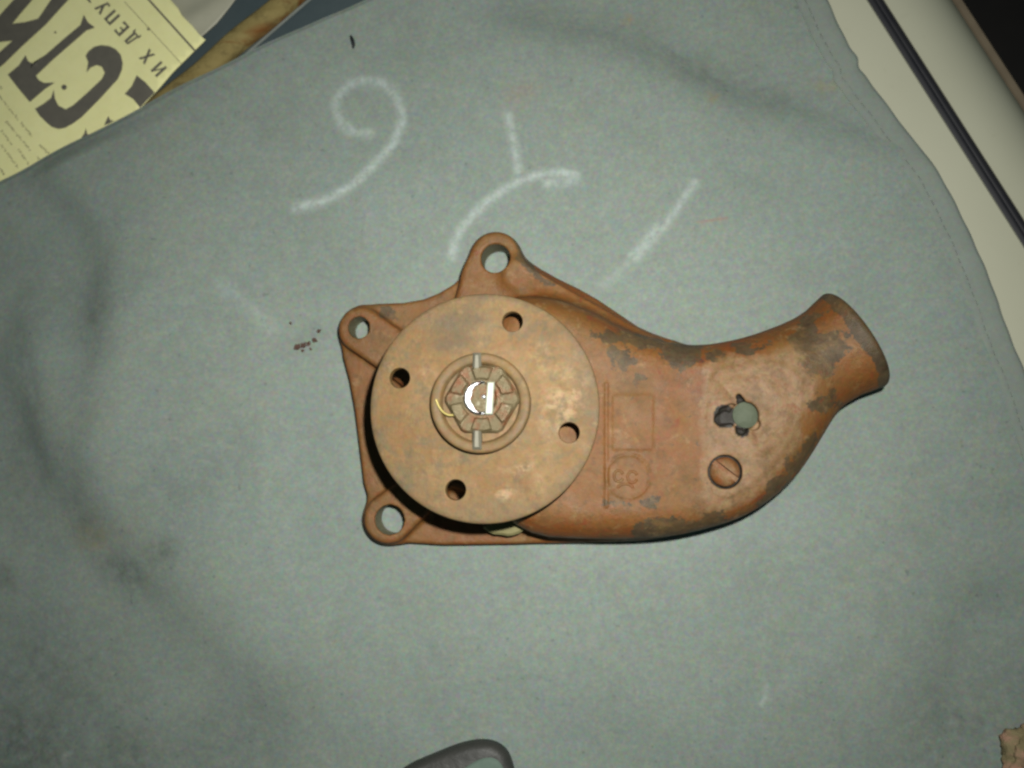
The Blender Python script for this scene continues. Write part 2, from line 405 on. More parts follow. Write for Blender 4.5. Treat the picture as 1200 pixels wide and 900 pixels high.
Z += fold([(350, 480), (385, 560), (430, 690)], .0030, .024, .06)
Z += fold([(1200, 690), (1130, 705), (1108, 760), (1098, 830)], .0055, .030, .06)
Z += fold([(1200, 790), (1140, 835), (1080, 905)], -.0065, .034, .07)
Z += fold([(915, 800), (890, 820), (878, 860), (872, 910)], -.0024, .012, .03)
Z += fold([(40, 400), (48, 440), (55, 500)], -.0040, .018, .03)
Z += fold([(600, 790), (720, 745), (840, 700), (960, 650)], -.0016, .018, .04)
Z += fold([(1040, 480), (1085, 400), (1040, 270), (1060, 200)], -.0022, .028, .05)
Z += fold([(300, 880), (420, 800), (520, 700)], .0022, .022, .05)
Z += fold([(1000, 560), (1090, 620), (1180, 640)], .0026, .026, .05)
pd = poly_sd(X, Y, pump_plan)
keep = sstep(pd, .004, .055)
Z = Z*keep
Zedge = sstep(PXg-LX[:, None], 0, 60)
Z = Z*(.35+.65*Zedge)
lim_ = np.interp(RX[:, None]-PXg, [0, 40, 120, 260], [-.0024, -.0036, -.0070, -.0125])
Z = .5*(Z+lim_+np.sqrt((Z-lim_)**2+.0022**2))
Z = Z*keep
Z -= .0010*(1-sstep(PXg-LX[:, None], 0, 14))
verts = np.stack([X, Y, Z], -1).reshape(-1, 3)
ii = np.arange(NY*NX).reshape(NY, NX)
F = np.stack([ii[:-1, :-1], ii[1:, :-1], ii[1:, 1:], ii[:-1, 1:]], -1).reshape(-1, 4)
# the cut edge has thickness
skl = verts[ii[:, 0]].copy(); skl[:, 2] -= .0014; base = len(verts)
verts = np.vstack([verts, skl]); b = base+np.arange(NY)
F = np.vstack([F, np.stack([ii[:-1, 0], b[:-1], b[1:], ii[1:, 0]], -1)])
cloth = obj('cloth', verts, F, M['cloth'])
tag(cloth, 'worn grey cotton cloth with chalk marks spread under the pump', 'cloth')
def soft_line(pts, width, power=1.0):
    P = chaikin(poly(pts), 3); dd = seg_dist(X, Y, P); return np.exp(-(dd/(width*mm(0)))**2)*power
def blob(px, py, r, power=1.0, el=1.0, ang=0.0):
    c = at(px, py); a = math.radians(ang); dx, dy = X-c[0], Y-c[1]
    p = dx*math.cos(a)+dy*math.sin(a); q = -dx*math.sin(a)+dy*math.cos(a)
    return power*np.exp(-((p/(r*el*mm(0)))**2+(q/(r*mm(0)))**2))
chalk_glint = np.zeros_like(X)
chalk_glint = np.maximum(chalk_glint, soft_line([(434, 156), (416, 157), (400, 146), (391, 124), (402, 103), (425, 93), (450, 97), (467, 115), (472, 140)], 6.5, .72))
chalk_glint = np.maximum(chalk_glint, soft_line([(472, 140), (462, 170), (440, 195), (410, 220), (380, 237), (348, 245)], 6.0, .95))
chalk_glint = np.maximum(chalk_glint, soft_line([(400, 143), (418, 157), (432, 155)], 6, .8))
chalk_glint = np.maximum(chalk_glint, soft_line([(596, 136), (602, 165), (607, 200)], 6, .75))
chalk_glint = np.maximum(chalk_glint, soft_line([(674, 204), (655, 201), (632, 204), (605, 213), (575, 232), (548, 258), (533, 280), (530, 300)], 5.5, .9))
chalk_glint = np.maximum(chalk_glint, soft_line([(674, 207), (662, 214), (640, 214)], 6.5, .7))
chalk_glint = np.maximum(chalk_glint, soft_line([(814, 214), (790, 250), (765, 281), (744, 301)], 4.5, .8))
chalk_glint = np.maximum(chalk_glint, soft_line([(770, 268), (758, 285), (744, 300)], 7, .8))
chalk_glint = np.maximum(chalk_glint, soft_line([(744, 300), (725, 318), (706, 335)], 5, .3))
chalk_glint = np.maximum(chalk_glint, soft_line([(42, 425), (46, 452), (50, 470)], 6, .45))  # fold highlight painted as a pale streak, not drawn chalk
chalk_glint = np.maximum(chalk_glint, soft_line([(262, 335), (290, 355), (318, 385)], 9, .28))
chalk_glint = np.maximum(chalk_glint, soft_line([(900, 805), (893, 825)], 3, .5))  # highlight on a fold ridge, painted pale
chalk_glint = np.maximum(chalk_glint, soft_line([(75, 890), (85, 880)], 4, .6))
chalk_glint = np.maximum(chalk_glint, soft_line([(655, 640), (800, 640), (930, 600)], 26, .14))
stn_shade = np.zeros_like(X)  # real smudges, plus shade of folds and dim lower corners painted in
for a in [(198, 645, 16, .75, 1.7, 25), (150, 668, 20, .8, 1.9, -28), (110, 620, 26, .45, 2.2, -50), (8, 675, 14, .7, 1.3, -60), (125, 370, 22, .5, 2.6, 85), (30, 560, 40, .35, 2, -70), (230, 560, 40, .22, 2, 40),
          (145, 850, 12, .35), (60, 800, 80, .5, 1.5), (30, 880, 80, .75), (150, 890, 50, .55), (250, 880, 60, .35, 1.8, 20), (735, 445, 30, .0), (1110, 735, 25, .3, .5), (1120, 860, 50, .5, 1.7, 40), (1190, 800, 50, .35),
          (1160, 700, 30, .25, 1.8, 0), (820, 78, 26, .42, 3.4, -22), (910, 108, 26, .38, 2.8, -15), (710, 300, 5, .0), (365, 395, 16, .30, 1.6, 25), (760, 30, 40, .2), (445, 700, 3, .4)]:
    stn_shade = np.maximum(stn_shade, blob(*a))
for _ in range(26):
    stn_shade = np.maximum(stn_shade, blob(rng.uniform(0, 1150), rng.uniform(80, 900), rng.uniform(1.2, 2.4), rng.uniform(.3, .8)))
och = np.maximum.reduce([blob(735, 15, 7, .55), blob(835, 112, 7, .5), blob(118, 630, 22, .22, 1.3), blob(970, 97, 9, .3, 1.8)])
redm = np.maximum(soft_line([(818, 260), (835, 258), (852, 255)], 1.6, .55), blob(610, 110, 14, .22, 1.6, 30))
pad = np.zeros(NY)
for nme, A in (('chalk', chalk_glint), ('stain_shade', stn_shade), ('ochre', och), ('red', redm)): attr(cloth, nme, np.concatenate([A.ravel(), pad]))

# hem: the doubled, stitched border along the cloth's right-hand edge
hw = 30*mm(0)
cpx = np.c_[RX, ys]; E = np.array([at(x, y) for x, y in cpx]); Ez = Z[:, -1]
Tn = np.gradient(E, axis=0); Tn /= np.linalg.norm(Tn, axis=1, keepdims=True); Nn = np.c_[Tn[:, 1], -Tn[:, 0]]    # pointing towards the cloth
if (Nn[NY//2] @ (np.array([0, 0])-E[NY//2])) < 0: Nn = -Nn
k = np.ones(61)/61
for c in (0, 1): Nn[:, c] = np.convolve(np.pad(Nn[:, c], 30, mode='edge'), k, 'valid')
Nn /= np.linalg.norm(Nn, axis=1, keepdims=True)
prof = [(-.0006, -.0025), (-.0012, -.0006), (-.0008, .0012), (.0012, .0019), (.004, .0019), (.0075, .0015), (.0095, .0009), (.0105, .0010), (.0122, .0009), (.0136, -.0004)]
wob = 1+.03*np.sin(np.arange(NY)/31.)+.012*np.sin(np.arange(NY)/6.3)
pk = .00022*np.sin(np.arange(NY)/3.1)+.0002*np.sin(np.arange(NY)/7.7)+.0003*np.sin(np.arange(NY)/23.)
HV = np.stack([np.c_[E+Nn*o*(wob[:, None] if o > .005 else 1), Ez+z_+pk*(z_ > .001)] for o, z_ in prof], 1)
hi = np.arange(NY*len(prof)).reshape(NY, len(prof))
HF = np.stack([hi[:-1, :-1], hi[:-1, 1:], hi[1:, 1:], hi[1:, :-1]], -1).reshape(-1, 4)
hem = obj('hem', HV.reshape(-1, 3), HF, M['hem'], cloth); hem['label'] = 'darker doubled hem with a line of stitches'
bm = bmesh.new(); stp = 5
for i in range(6, NY-8, stp):
    p0 = np.r_[E[i]+Nn[i]*.0096*wob[i], Ez[i]+.0010+pk[i]*.5]; p1 = np.r_[E[i+3]+Nn[i+3]*.0096*wob[i+3], Ez[i+3]+.0010+pk[i+3]*.5]
    tube(bm, [p0, (p0+p1)/2+np.array([0, 0, .0001]), p1], .00022, 6)
st = bmobj('stitching', bm, M['thread'], hem); st['kind'] = 'stuff'

# ================================================================= white enamelled panel at the right, under the cloth
PZ = -.0075
pa, pb = at(1028, 0, PZ), at(1203, 275, PZ)
dv = (pb-pa)/np.linalg.norm(pb-pa); nv = np.array([-dv[1], dv[0]])
if nv @ (at(1180, 20, PZ)-pa) < 0: nv = -nv
mp_ = mm(PZ)
panel = bpy.data.objects.new('enamel_panel', None); COL.objects.link(panel); panel.location = (pa[0], pa[1], TZ)
tag(panel, 'cream enamelled appliance panel with black rubber strip, beyond the hem', 'panel')
def extr(name, prof, mat, parent, s0=-.16, s1=.62, n=40):
    V = []
    for s in np.linspace(s0, s1, n): V += [(*(pa+dv*s+nv*o), z_) for o, z_ in prof]
    kk = len(prof); Fq = [(i*kk+j, i*kk+(j+1) % kk, (i+1)*kk+(j+1) % kk, (i+1)*kk+j) for i in range(n-1) for j in range(kk)]
    Fq += [tuple(range(kk)), tuple(range((n-1)*kk, n*kk))]
    o = obj(name, V, Fq, mat, parent, True)
    bm = bmesh.new(); bm.from_mesh(o.data); bmesh.ops.recalc_face_normals(bm, faces=bm.faces)
    for f in bm.faces:
        if len(f.verts) > 4: f.smooth = False
    bm.to_mesh(o.data); bm.free(); return sharp(o, 40)
hs = 8.2*mp_
b0 = TZ+.0003
extr('inner_sheet', [(-.06, b0), (-.06, PZ-.001), (-.05, PZ), (-hs-.0012, PZ), (-hs, PZ-.0012), (-hs, b0)], M['enamel'], panel)
# the outer sheet rolls away downwards past the table's edge
curve = [(hs, PZ-.045), (hs, PZ-.0012), (hs+.0012, PZ), (hs+.004, PZ)]
R_ = .0440
for a in np.linspace(5, 90, 22): curve.append((hs+.004+R_*math.sin(math.radians(a)), PZ-R_*(1-math.cos(math.radians(a)))))
tw = (at(1040, 0, TZ)-pa) @ nv+.0006                 # clear of the table edge
extr('outer_sheet', [(tw, PZ-.045), (tw, TZ+.0003), (hs, TZ+.0003)]+curve[1:], M['enamel'], panel)
extr('rubber_strip', [(-hs+.0002, b0), (-hs+.0002, PZ-.0018), (-hs*.5, PZ-.0010), (-.0006, PZ-.0010), (0, PZ-.0013), (.0006, PZ-.0010), (hs*.5, PZ-.0010), (hs-.0002, PZ-.0018), (hs-.0002, b0)], M['rubber'], panel)
x0 = hs+.004+R_+.0010
extr('edge_strip', [(x0+.0105, -.090), (x0+.0105, -.0615), (x0+.0115, -.060), (x0+.0150, -.060), (x0+.0165, -.062), (x0+.0165, -.090)], M['tan'], panel)
bm = bmesh.new()
q = [pa+dv*s+nv*o for s, o in ((-.16, x0+.0175), (.62, x0+.0175), (.62, x0+.20), (-.16, x0+.20))]
prism(bm, q, -.090, -.064, .001)
tag(bmobj('black_box', bm, M['black'], smooth=False), 'matte black box edge beyond the cream panel', 'box')

# ================================================================= things at the upper left
# bar of varnished wood
bm = bmesh.new(); NB = 30; rings = []
A0, A1 = at(383, -47, -.008), at(106, 188, -.008)
bd = (A1-A0)/np.linalg.norm(A1-A0); bn = np.array([-bd[1], bd[0]])
if bn @ (at(200, 20, -.004)-A0) < 0: bn = -bn
hwid = 13.5*mm(-.008)
prof = [(-hwid, TZ+.0003), (-hwid, -.0115), (-hwid*.86, -.0094), (-hwid*.6, -.0082), (0, -.0075), (hwid*.6, -.0080), (hwid*.86, -.0092), (hwid, -.0115), (hwid, TZ+.0003)]
for i in range(NB):
    s = np.linalg.norm(A1-A0)*i/(NB-1); wv_ = .0006*math.sin(i*.7)
    rings.append([bm.verts.new((*(A0+bd*s+bn*(o+wv_)), z_)) for o, z_ in prof])
for a, b_ in zip(rings, rings[1:]):
    for j in range(len(prof)): bm.faces.new((a[j], a[(j+1) % len(prof)], b_[(j+1) % len(prof)], b_[j]))
bm.faces.new(rings[0]); bm.faces.new(rings[-1])
bar = sharp(bmobj('wooden_bar', bm, M['wood']), 50)
tag(bar, 'yellow brown varnished wooden bar between the newspaper and the grey cloth', 'bar')
bm = bmesh.new()
tube(bm, [np.r_[A0+bd*s-bn*(hwid+.0016), TZ+.0011+.0003*math.sin(s*60)] for s in np.linspace(0, .17, 18)], .0009, 10)
wire = bmobj('grey_wire', bm, M['wire']); tag(wire, 'thin grey wire lying along the wooden bar', 'wire')

# grey sheet under the newspaper
gs = poly([(150, -70), (322, -70), (284, -14), (250, 24), (224, 48), (190, 78), (150, 20)], -.0035)
def sheet(name, outline, zf, mat, th=.0004, res=.004, parent=None):
    lo, hi_ = outline.min(0), outline.max(0); bm = bmesh.new()
    nx_, ny_ = int((hi_[0]-lo[0])/res)+2, int((hi_[1]-lo[1])/res)+2
    vs = [bm.verts.new((p[0], p[1], 0)) for p in outline]; bm.faces.new(vs)
    for i in range(1, nx_):
        bmesh.ops.bisect_plane(bm, geom=bm.verts[:]+bm.edges[:]+bm.faces[:], plane_co=(lo[0]+i*res, 0, 0), plane_no=(1, 0, 0))
    for i in range(1, ny_):
        bmesh.ops.bisect_plane(bm, geom=bm.verts[:]+bm.edges[:]+bm.faces[:], plane_co=(0, lo[1]+i*res, 0), plane_no=(0, 1, 0))
    for v in bm.verts: v.co.z = zf(v.co.x, v.co.y)
    top = bm.faces[:]
    r = bmesh.ops.extrude_face_region(bm, geom=top)
    for g in r['geom']:
        if isinstance(g, bmesh.types.BMVert): g.co.z -= th
    return bmobj(name, bm, mat, parent)
crease = at(250, 2, -.003)
def gz(x, y):
    dd = abs((x-crease[0])*.5-(y-crease[1])*.86); return -.0072+.0020*math.exp(-(dd/.006)**2)+.0006*math.sin(x*90+y*70)
tag(sheet('grey_sheet', gs, gz, M['sheet'], .0006, .003), 'creased glossy grey sheet sticking out under the newspaper', 'sheet')

# newspaper
def npz(x, y): return -.0045+.0004*math.sin(x*55+1)+.0003*math.sin(y*70+x*20)
news_px = [(-170, -170), (60, -170), (192, -8), (200, 0), (209, 10), (213, 18), (226, 31), (233, 40), (241, 47), (203, 84), (184, 106), (165, 126), (140, 150), (100, 190), (60, 240), (-90, 270), (-170, 260)]
news = sheet('newspaper', poly(news_px, -.0045), npz, M['paper'], .0003, .004)
tag(news, 'yellowed newspaper sheet with heavy black Cyrillic headline, partly under the cloth', 'newspaper')
def ink(name, px, mat, parent=news, lift=.00025):
    pts = poly(px, -.0045); bm = bmesh.new()
    vs = [bm.verts.new((p[0], p[1], 0)) for p in pts]; bm.faces.new(vs); bmesh.ops.triangulate(bm, faces=bm.faces[:])
    lo = pts.min(0); hi_ = pts.max(0)
    for ax in (0, 1):
        nrm = (1, 0, 0) if ax == 0 else (0, 1, 0)
        for i in range(1, int((hi_[ax]-lo[ax])/.003)+1):
            co = [0, 0, 0]; co[ax] = lo[ax]+i*.003
            bmesh.ops.bisect_plane(bm, geom=bm.verts[:]+bm.edges[:]+bm.faces[:], plane_co=co, plane_no=nrm)
    for v in bm.verts: v.co.z = npz(v.co.x, v.co.y)+lift
    bmesh.ops.recalc_face_normals(bm, faces=bm.faces)
    if sum(f.normal.z for f in bm.faces) < 0: bmesh.ops.reverse_faces(bm, faces=bm.faces[:])
    me = bpy.data.meshes.new(name); bm.to_mesh(me); bm.free()
    return link(name, me, mat, parent)
C5 = lambda L: [(x/5, y/5) for x, y in L]
ink('printed_letter', C5([(318, 525), (303, 575), (260, 610), (210, 640), (235, 680), (270, 715), (305, 745), (345, 758), (385, 750), (430, 725), (480, 688), (585, 580), (690, 462), (712, 410), (718, 370), (705, 318), (675, 285), (640, 268), (590, 262), (550, 272), (515, 300), (500, 325), (515, 365), (505, 425), (530, 395), (565, 380), (595, 390), (612, 425), (595, 462), (510, 545), (430, 618), (388, 642), (345, 620), (325, 580)]), M['ink'])
ink('printed_letter', C5([(490, 85), (515, 130), (555, 160), (505, 178), (410, 262), (310, 352), (215, 447), (232, 472), (262, 488), (325, 485), (270, 522), (180, 602), (115, 525), (50, 440), (115, 385), (152, 325), (168, 360), (190, 372), (215, 372), (182, 402), (265, 325), (370, 230), (470, 145)]), M['ink'])
l3 = ink('printed_letter', [(86, -6), (64, -6), (45, 22), (30, 38), (15, 48), (-6, 67), (-6, 84), (5, 76), (26, 55), (42, 40), (54, 29), (72, 9)], M['ink'])
ink('letter_stroke', [(44, -6), (22, -6), (-2, 20), (-6, 25), (-6, 44), (0, 38), (15, 28), (24, 17)], M['ink'], l3)
ink('letter_stroke', [(-6, 50.5), (15, 48), (30, 38), (45, 22), (30, 26), (15, 28), (0, 38), (-6, 44)], M['ink'], l3)
ink('printed_letter', C5([(730, 550), (770, 505), (800, 440), (850, 480), (908, 543), (860, 590), (822, 632), (780, 580)]), M['ink'])
ink('printed_letter', C5([(610, 735), (635, 680), (648, 705), (670, 706), (640, 725)]), M['ink'])
ink('printed_letter', C5([(470, 820), (495, 780), (505, 750), (512, 785), (530, 790), (500, 808)]), M['ink'])
def rule(a, b, wd): 
    a, b = np.array(a, float), np.array(b, float); t_ = (b-a)/np.linalg.norm(b-a); n_ = np.array([-t_[1], t_[0]])*wd/2
    return [a+n_, b+n_, b-n_, a-n_]
ink('printed_rule', rule((146, 2), (213, 75), .9), M['ink2']); ink('printed_rule', rule((172, -3), (229, 60), 2.3), M['ink'])
# bold serif small capitals running up the page (the page lies upside down)
tdir = np.array([-63., -70.]); tdir /= np.linalg.norm(tdir); tup = np.array([tdir[1], -tdir[0]])
if tup[0] > 0: tup = -tup
GL = {
 'И': [[(0, 0), (3.4, 0), (3.4, 17), (0, 17)], [(8.6, 0), (12, 0), (12, 17), (8.6, 17)], [(3.4, 3), (8.6, 12), (8.6, 15.5), (3.4, 6.5)]],
 'Х': [[(0, 0), (3.2, 0), (12, 17), (8.8, 17)], [(8.4, 0), (12, 0), (3.6, 17), (0, 17)]],
 'Д': [[(0, -2.5), (2, -2.5), (2, 2.2), (0, 2.2)], [(10, -2.5), (12, -2.5), (12, 2.2), (10, 2.2)], [(2, 0), (10, 0), (10, 2.2), (2, 2.2)], [(1.5, 2.2), (4, 2.2), (6.4, 17), (3.8, 17)], [(7, 2.2), (10.4, 2.2), (10.4, 17), (7, 17)], [(6.2, 14.6), (7, 14.6), (7, 17), (6.4, 17)]],
 'Е': [[(0, 0), (3.6, 0), (3.6, 17), (0, 17)], [(3.6, 0), (10.5, 0), (10.5, 3.2), (3.6, 2.2)], [(3.6, 7.5), (8, 7.5), (8, 9.7), (3.6, 9.7)], [(3.6, 14.8), (10.5, 13.8), (10.5, 17), (3.6, 17)]],
 'П': [[(0, 0), (3.6, 0), (3.6, 17), (0, 17)], [(8, 0), (11.6, 0), (11.6, 17), (8, 17)], [(3.6, 14.6), (8, 14.6), (8, 17), (3.6, 17)]],
 'У': [[(0, 17), (3.6, 17), (7.6, 7), (5.4, 4.6)], [(9, 17), (12, 17), (6, 0), (2.8, 0)], [(0.5, 0), (2.8, 0), (2.8, 3), (.5, 3)]],
 'Т': [[(4.2, 0), (7.8, 0), (7.8, 14.6), (4.2, 14.6)], [(0, 14.6), (12, 14.6), (12, 17), (0, 17)]],
}
for chx, (cx, cy) in zip('ИХДЕПУТ', [(186, 81), (172, 66), (154, 45), (142, 33), (131, 20), (120, 8), (108, -6)]):
    first = None
    for q in GL[chx]:
        pxs = [np.array([cx, cy])+tdir*(x-6)*.92+tup*(y-8.5)*.98 for x, y in q]
        o = ink('printed_letter' if first is None else 'letter_stroke', pxs, M['ink'], news if first is None else first)
        first = first or o
def small_print(a, b):
    a, b = np.array(a, float), np.array(b, float); L = np.linalg.norm(b-a); t_ = (b-a)/L; n_ = np.array([-t_[1], t_[0]])
    bm = bmesh.new(); s = 0
    while s < L:
        wdt = random.uniform(1.2, 2.6)
        if random.random() < .88:
            c = a+t_*s; h_ = random.uniform(1.6, 3.0); o_ = random.uniform(-.6, .6)
            qd = [c+n_*(o_-h_/2), c+t_*wdt*.7+n_*(o_-h_/2+random.uniform(-.5, .5)), c+t_*wdt*.7+n_*(o_+h_/2), c+n_*(o_+h_/2+random.uniform(-.6, .6))]
            pts = poly(qd, -.0045); vs = [bm.verts.new((p[0], p[1], npz(p[0], p[1])+.00025)) for p in pts]; bm.faces.new(vs)
        s += wdt+random.choice([.2, .3, .4, 1.6])
    o = bmobj('small_print', bm, M['ink2'], news); 
    if sum(p.normal.z for p in o.data.polygons) < 0: o.data.flip_normals()
for a, b_ in [((0, 113), (39, 161)), ((8, 143), (36, 176)), ((-4, 145), (14, 169)), ((0, 168), (21, 196)), ((47, 170), (58, 181)), ((22, 175), (33, 191)), ((2, 200), (8, 208)), ((-4, 96), (4, 106)), ((44, 184), (48, 188)), ((-8, 188), (6, 205))]: small_print(a, b_)
for dx, dy, r_ in ((75.5, 102.5, 3.2), (174, 34, 1.8), (65, 38, 1.6)):
    ink('ink_spot', [(dx+r_*math.cos(a), dy+r_*math.sin(a)) for a in np.linspace(0, 6.28, 11)[:-1]], M['ink'] if r_ > 1.7 else M['ink2'])

# ================================================================= water pump
pump = bpy.data.objects.new('water_pump', None); COL.objects.link(pump); pc = at(600, 500); pump.location = (pc[0], pc[1], 0)
tag(pump, 'rusty orange cast iron engine water pump with round hub flange, lying on grey cloth', 'water pump')
h = .8e-3
org = np.array([*at(372, 668, 0), -2.0e-3]); top_c = at(1062, 250, 0)
nx, ny, nz = int((top_c[0]-org[0])/h), int((top_c[1]-org[1])/h), int(.064/h)
gx = org[0]+h*np.arange(nx); gy = org[1]+h*np.arange(ny); gz_ = (org[2]+h*np.arange(nz)).astype(np.float32)
GX, GY = np.meshgrid(gx, gy, indexing='ij')
zz = gz_[None, None, :]
def extrude(d2, z0, z1, r):
    c, hh = (z0+z1)/2, (z1-z0)/2
    a = (d2+r)[:, :, None].astype(np.float32); b = np.abs(zz-c)-(hh-r)
    return np.minimum(np.maximum(a, b), 0)+np.hypot(np.maximum(a, 0), np.maximum(b, 0))-r
def circ(px, py, rpx, z): c = at(px, py, z); return np.hypot(GX-c[0], GY-c[1])-rpx*mm(z)
def caps(p0, p1, r0, r1, z):
    a, b = at(*p0, z), at(*p1, z); e = b-a; L = e@e; t_ = np.clip(((GX-a[0])*e[0]+(GY-a[1])*e[1])/L, 0, 1)
    return np.hypot(GX-a[0]-t_*e[0], GY-a[1]-t_*e[1])-(r0+(r1-r0)*t_)*mm(z)
# base flange with three lugs
zf = .006
fl = poly_sd(GX, GY, chaikin(poly([(428, 357), (488, 355), (525, 340), (552, 316), (580, 300), (612, 304), (640, 324), (690, 346), (728, 373), (752, 391), (800, 402), (840, 430), (835, 600), (790, 629), (640, 637), (480, 639), (450, 625), (428, 575), (424, 540), (414, 460), (399, 405), (410, 375)], zf), 1, True))
fl = smin(fl, circ(580, 302, 30, zf), .006); fl = smin(fl, circ(424, 386, 27, zf), .005); fl = smin(fl, circ(455, 608, 30, zf), .005)
body = extrude(fl, 0, .0095, .0022)
# bosses round the bolt holes
b1 = smin(caps((581, 301), (575, 400), 30, 46, .018), caps((575, 330), (575, 420), 34, 62, .018), .008)
body = smin(body, extrude(b1, 0, .021, .003), .004)
body = smin(body, extrude(caps((423, 386), (500, 440), 27, 26, .016), 0, .018, .0025), .003)
body = smin(body, extrude(caps((455, 608), (500, 570), 29, 24, .016), 0, .018, .0025), .0035)
# volute drum and bearing housing below the hub
body = smin(body, extrude(circ(578, 476, 106, .017), 0, .0185, .005), .006)
body = smin(body, extrude(circ(573, 478, 52, .05), 0, .0595, .003), .008)
# body towards the outlet
bp = chaikin(poly([(590, 352), (640, 350), (690, 366), (735, 392), (790, 406), (850, 408), (900, 398), (930, 392), (965, 440), (966, 492), (947, 533), (922, 567), (878, 601), (830, 618), (775, 629), (700, 631), (610, 626), (560, 560), (560, 420)], .022), 2, True)
bd2 = poly_sd(GX, GY, bp)
main = extrude(bd2, -.020, .0455, .0165)
body = smin(body, main, .007)
# raised rim running from the top lug along the upper edge
body = smin(body, extrude(caps((608, 322), (765, 402), 14, 3, .020), 0, .023, .001), .010)
# outlet neck, flared to a bead
zn = .0262
e1 = at(1003, 397, zn); e0 = at(885, 470, zn); ax = e1-e0; LA = np.linalg.norm(ax); ax /= LA; pn = np.array([-ax[1], ax[0]])
s_ = ((GX-e0[0])*ax[0]+(GY-e0[1])*ax[1]); q_ = np.abs((GX-e0[0])*pn[0]+(GY-e0[1])*pn[1])
pxl = mm(zn)
rad = np.interp(s_, np.array([-60, 0, 40, 75, 105, 122, 132, 142, 160])*pxl, np.array([74, 68, 60, 56.5, 57.5, 61, 63, 62, 60])*pxl)
zk = np.interp(s_, np.array([0, 60, 139])*pxl, [1.36, 1.22, 1.08])[:, :, None]
rr = np.hypot(q_[:, :, None], (zz-zn)*zk).astype(np.float32)
end = 139*pxl
neck = np.maximum(rr-rad[:, :, None].astype(np.float32), np.maximum(s_[:, :, None]-end, -s_[:, :, None]-20*pxl)).astype(np.float32)
# round the outlet's lip
k_ = .003
a_ = rr-rad[:, :, None].astype(np.float32)+k_; b_2 = (s_[:, :, None]-end+k_).astype(np.float32)
neck2 = np.minimum(np.maximum(a_, b_2), 0)+np.hypot(np.maximum(a_, 0), np.maximum(b_2, 0))-k_
neck = np.maximum(neck2, (-s_[:, :, None]-20*pxl).astype(np.float32))
body = smin(body, neck, .012)
# scuffed pad standing a little proud, with its hole boss
pad_ = poly_sd(GX, GY, chaikin(poly([(823, 432), (860, 424), (915, 418), (945, 445), (943, 480), (930, 520), (905, 555), (870, 583), (824, 592)], .045), 2, True))
def raise_(d2, amount, soft): 
    global body
    body = body-(amount*sstep(-d2, 0, soft))[:, :, None].astype(np.float32)
raise_(pad_, .0007, .0030)
raise_(circ(877, 488, 50, .047), .0005, .0035); raise_(circ(877, 488, 33, .047), -.0004, .0030)
def boxd(x0_, y0_, x1_, y1_, z): return poly_sd(GX, GY, poly([(x0_, y0_), (x1_, y0_), (x1_, y1_), (x0_, y1_)], z))
raise_(boxd(715, 460, 768, 530, .0455), .0006, .0020)
raise_(boxd(707, 446, 714, 596, .0455), .0007, .0012)
ringd = np.abs(circ(736, 558, 25, .0455))-2.6*mm(.0455)
raise_(ringd, .0007, .0012)
# drain lip
# bores
bore = (rr-48*pxl).astype(np.float32)
bore = np.maximum(bore, (-s_[:, :, None]+40*pxl).astype(np.float32))
body = np.maximum(body, -bore)
def drill(px, py, r, z, zlow=-1.0):
    global body
    dd = circ(px, py, r, z)[:, :, None].astype(np.float32); body = np.maximum(body, -np.maximum(dd, zlow-zz))
drill(581, 303, 17.5, .020); drill(421, 384, 13.0, .017); drill(457, 609, 17.5, .017)
htop = gz_[nz-1-np.argmax((body < 0)[:, :, ::-1], axis=2)]+h/2
def top(px_, py_, z=.047):
    c_ = at(px_, py_, z); return float(htop[int(round((c_[0]-org[0])/h)), int(round((c_[1]-org[1])/h))])
T1, T2, T3 = top(900, 500), top(850, 580), top(735, 540)
drill(873, 487, 16.0, T1, T1-.006); drill(850, 553, 19.5, T2, T2-.0045)
for bx_, by_, br_, bd_ in ((852, 489, 8, .006), (846, 491, 7, .0055), (850, 483, 6, .005), (858, 479, 6, .005), (868, 470, 5, .005), (866, 465, 3.5, .004), (870, 503, 6, .005), (884, 497, 7, .004)): drill(bx_, by_, br_, T1, T1-bd_)
body = np.maximum(body, -zz)              # machined joint face lies on the cloth
V, Fq = surface_nets(body, org, h)
# light fairing of the voxel surface
E0 = np.concatenate([Fq[:, [i, (i+1) % 4]] for i in range(4)])
for lam in (.5, -.53, .5, -.53):
    s = np.zeros_like(V); n_ = np.zeros(len(V))
    for c in range(3): s[:, c] = np.bincount(E0[:, 0], V[E0[:, 1], c], len(V))+np.bincount(E0[:, 1], V[E0[:, 0], c], len(V))
    n_ = np.bincount(E0[:, 0], minlength=len(V))+np.bincount(E0[:, 1], minlength=len(V))
    V = V+lam*(s/n_[:, None]-V)
V[:, 2] = np.maximum(V[:, 2], .0001)
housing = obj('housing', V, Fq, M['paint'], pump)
housing['label'] = 'orange painted casting with peeled dark patches and a curved outlet neck'
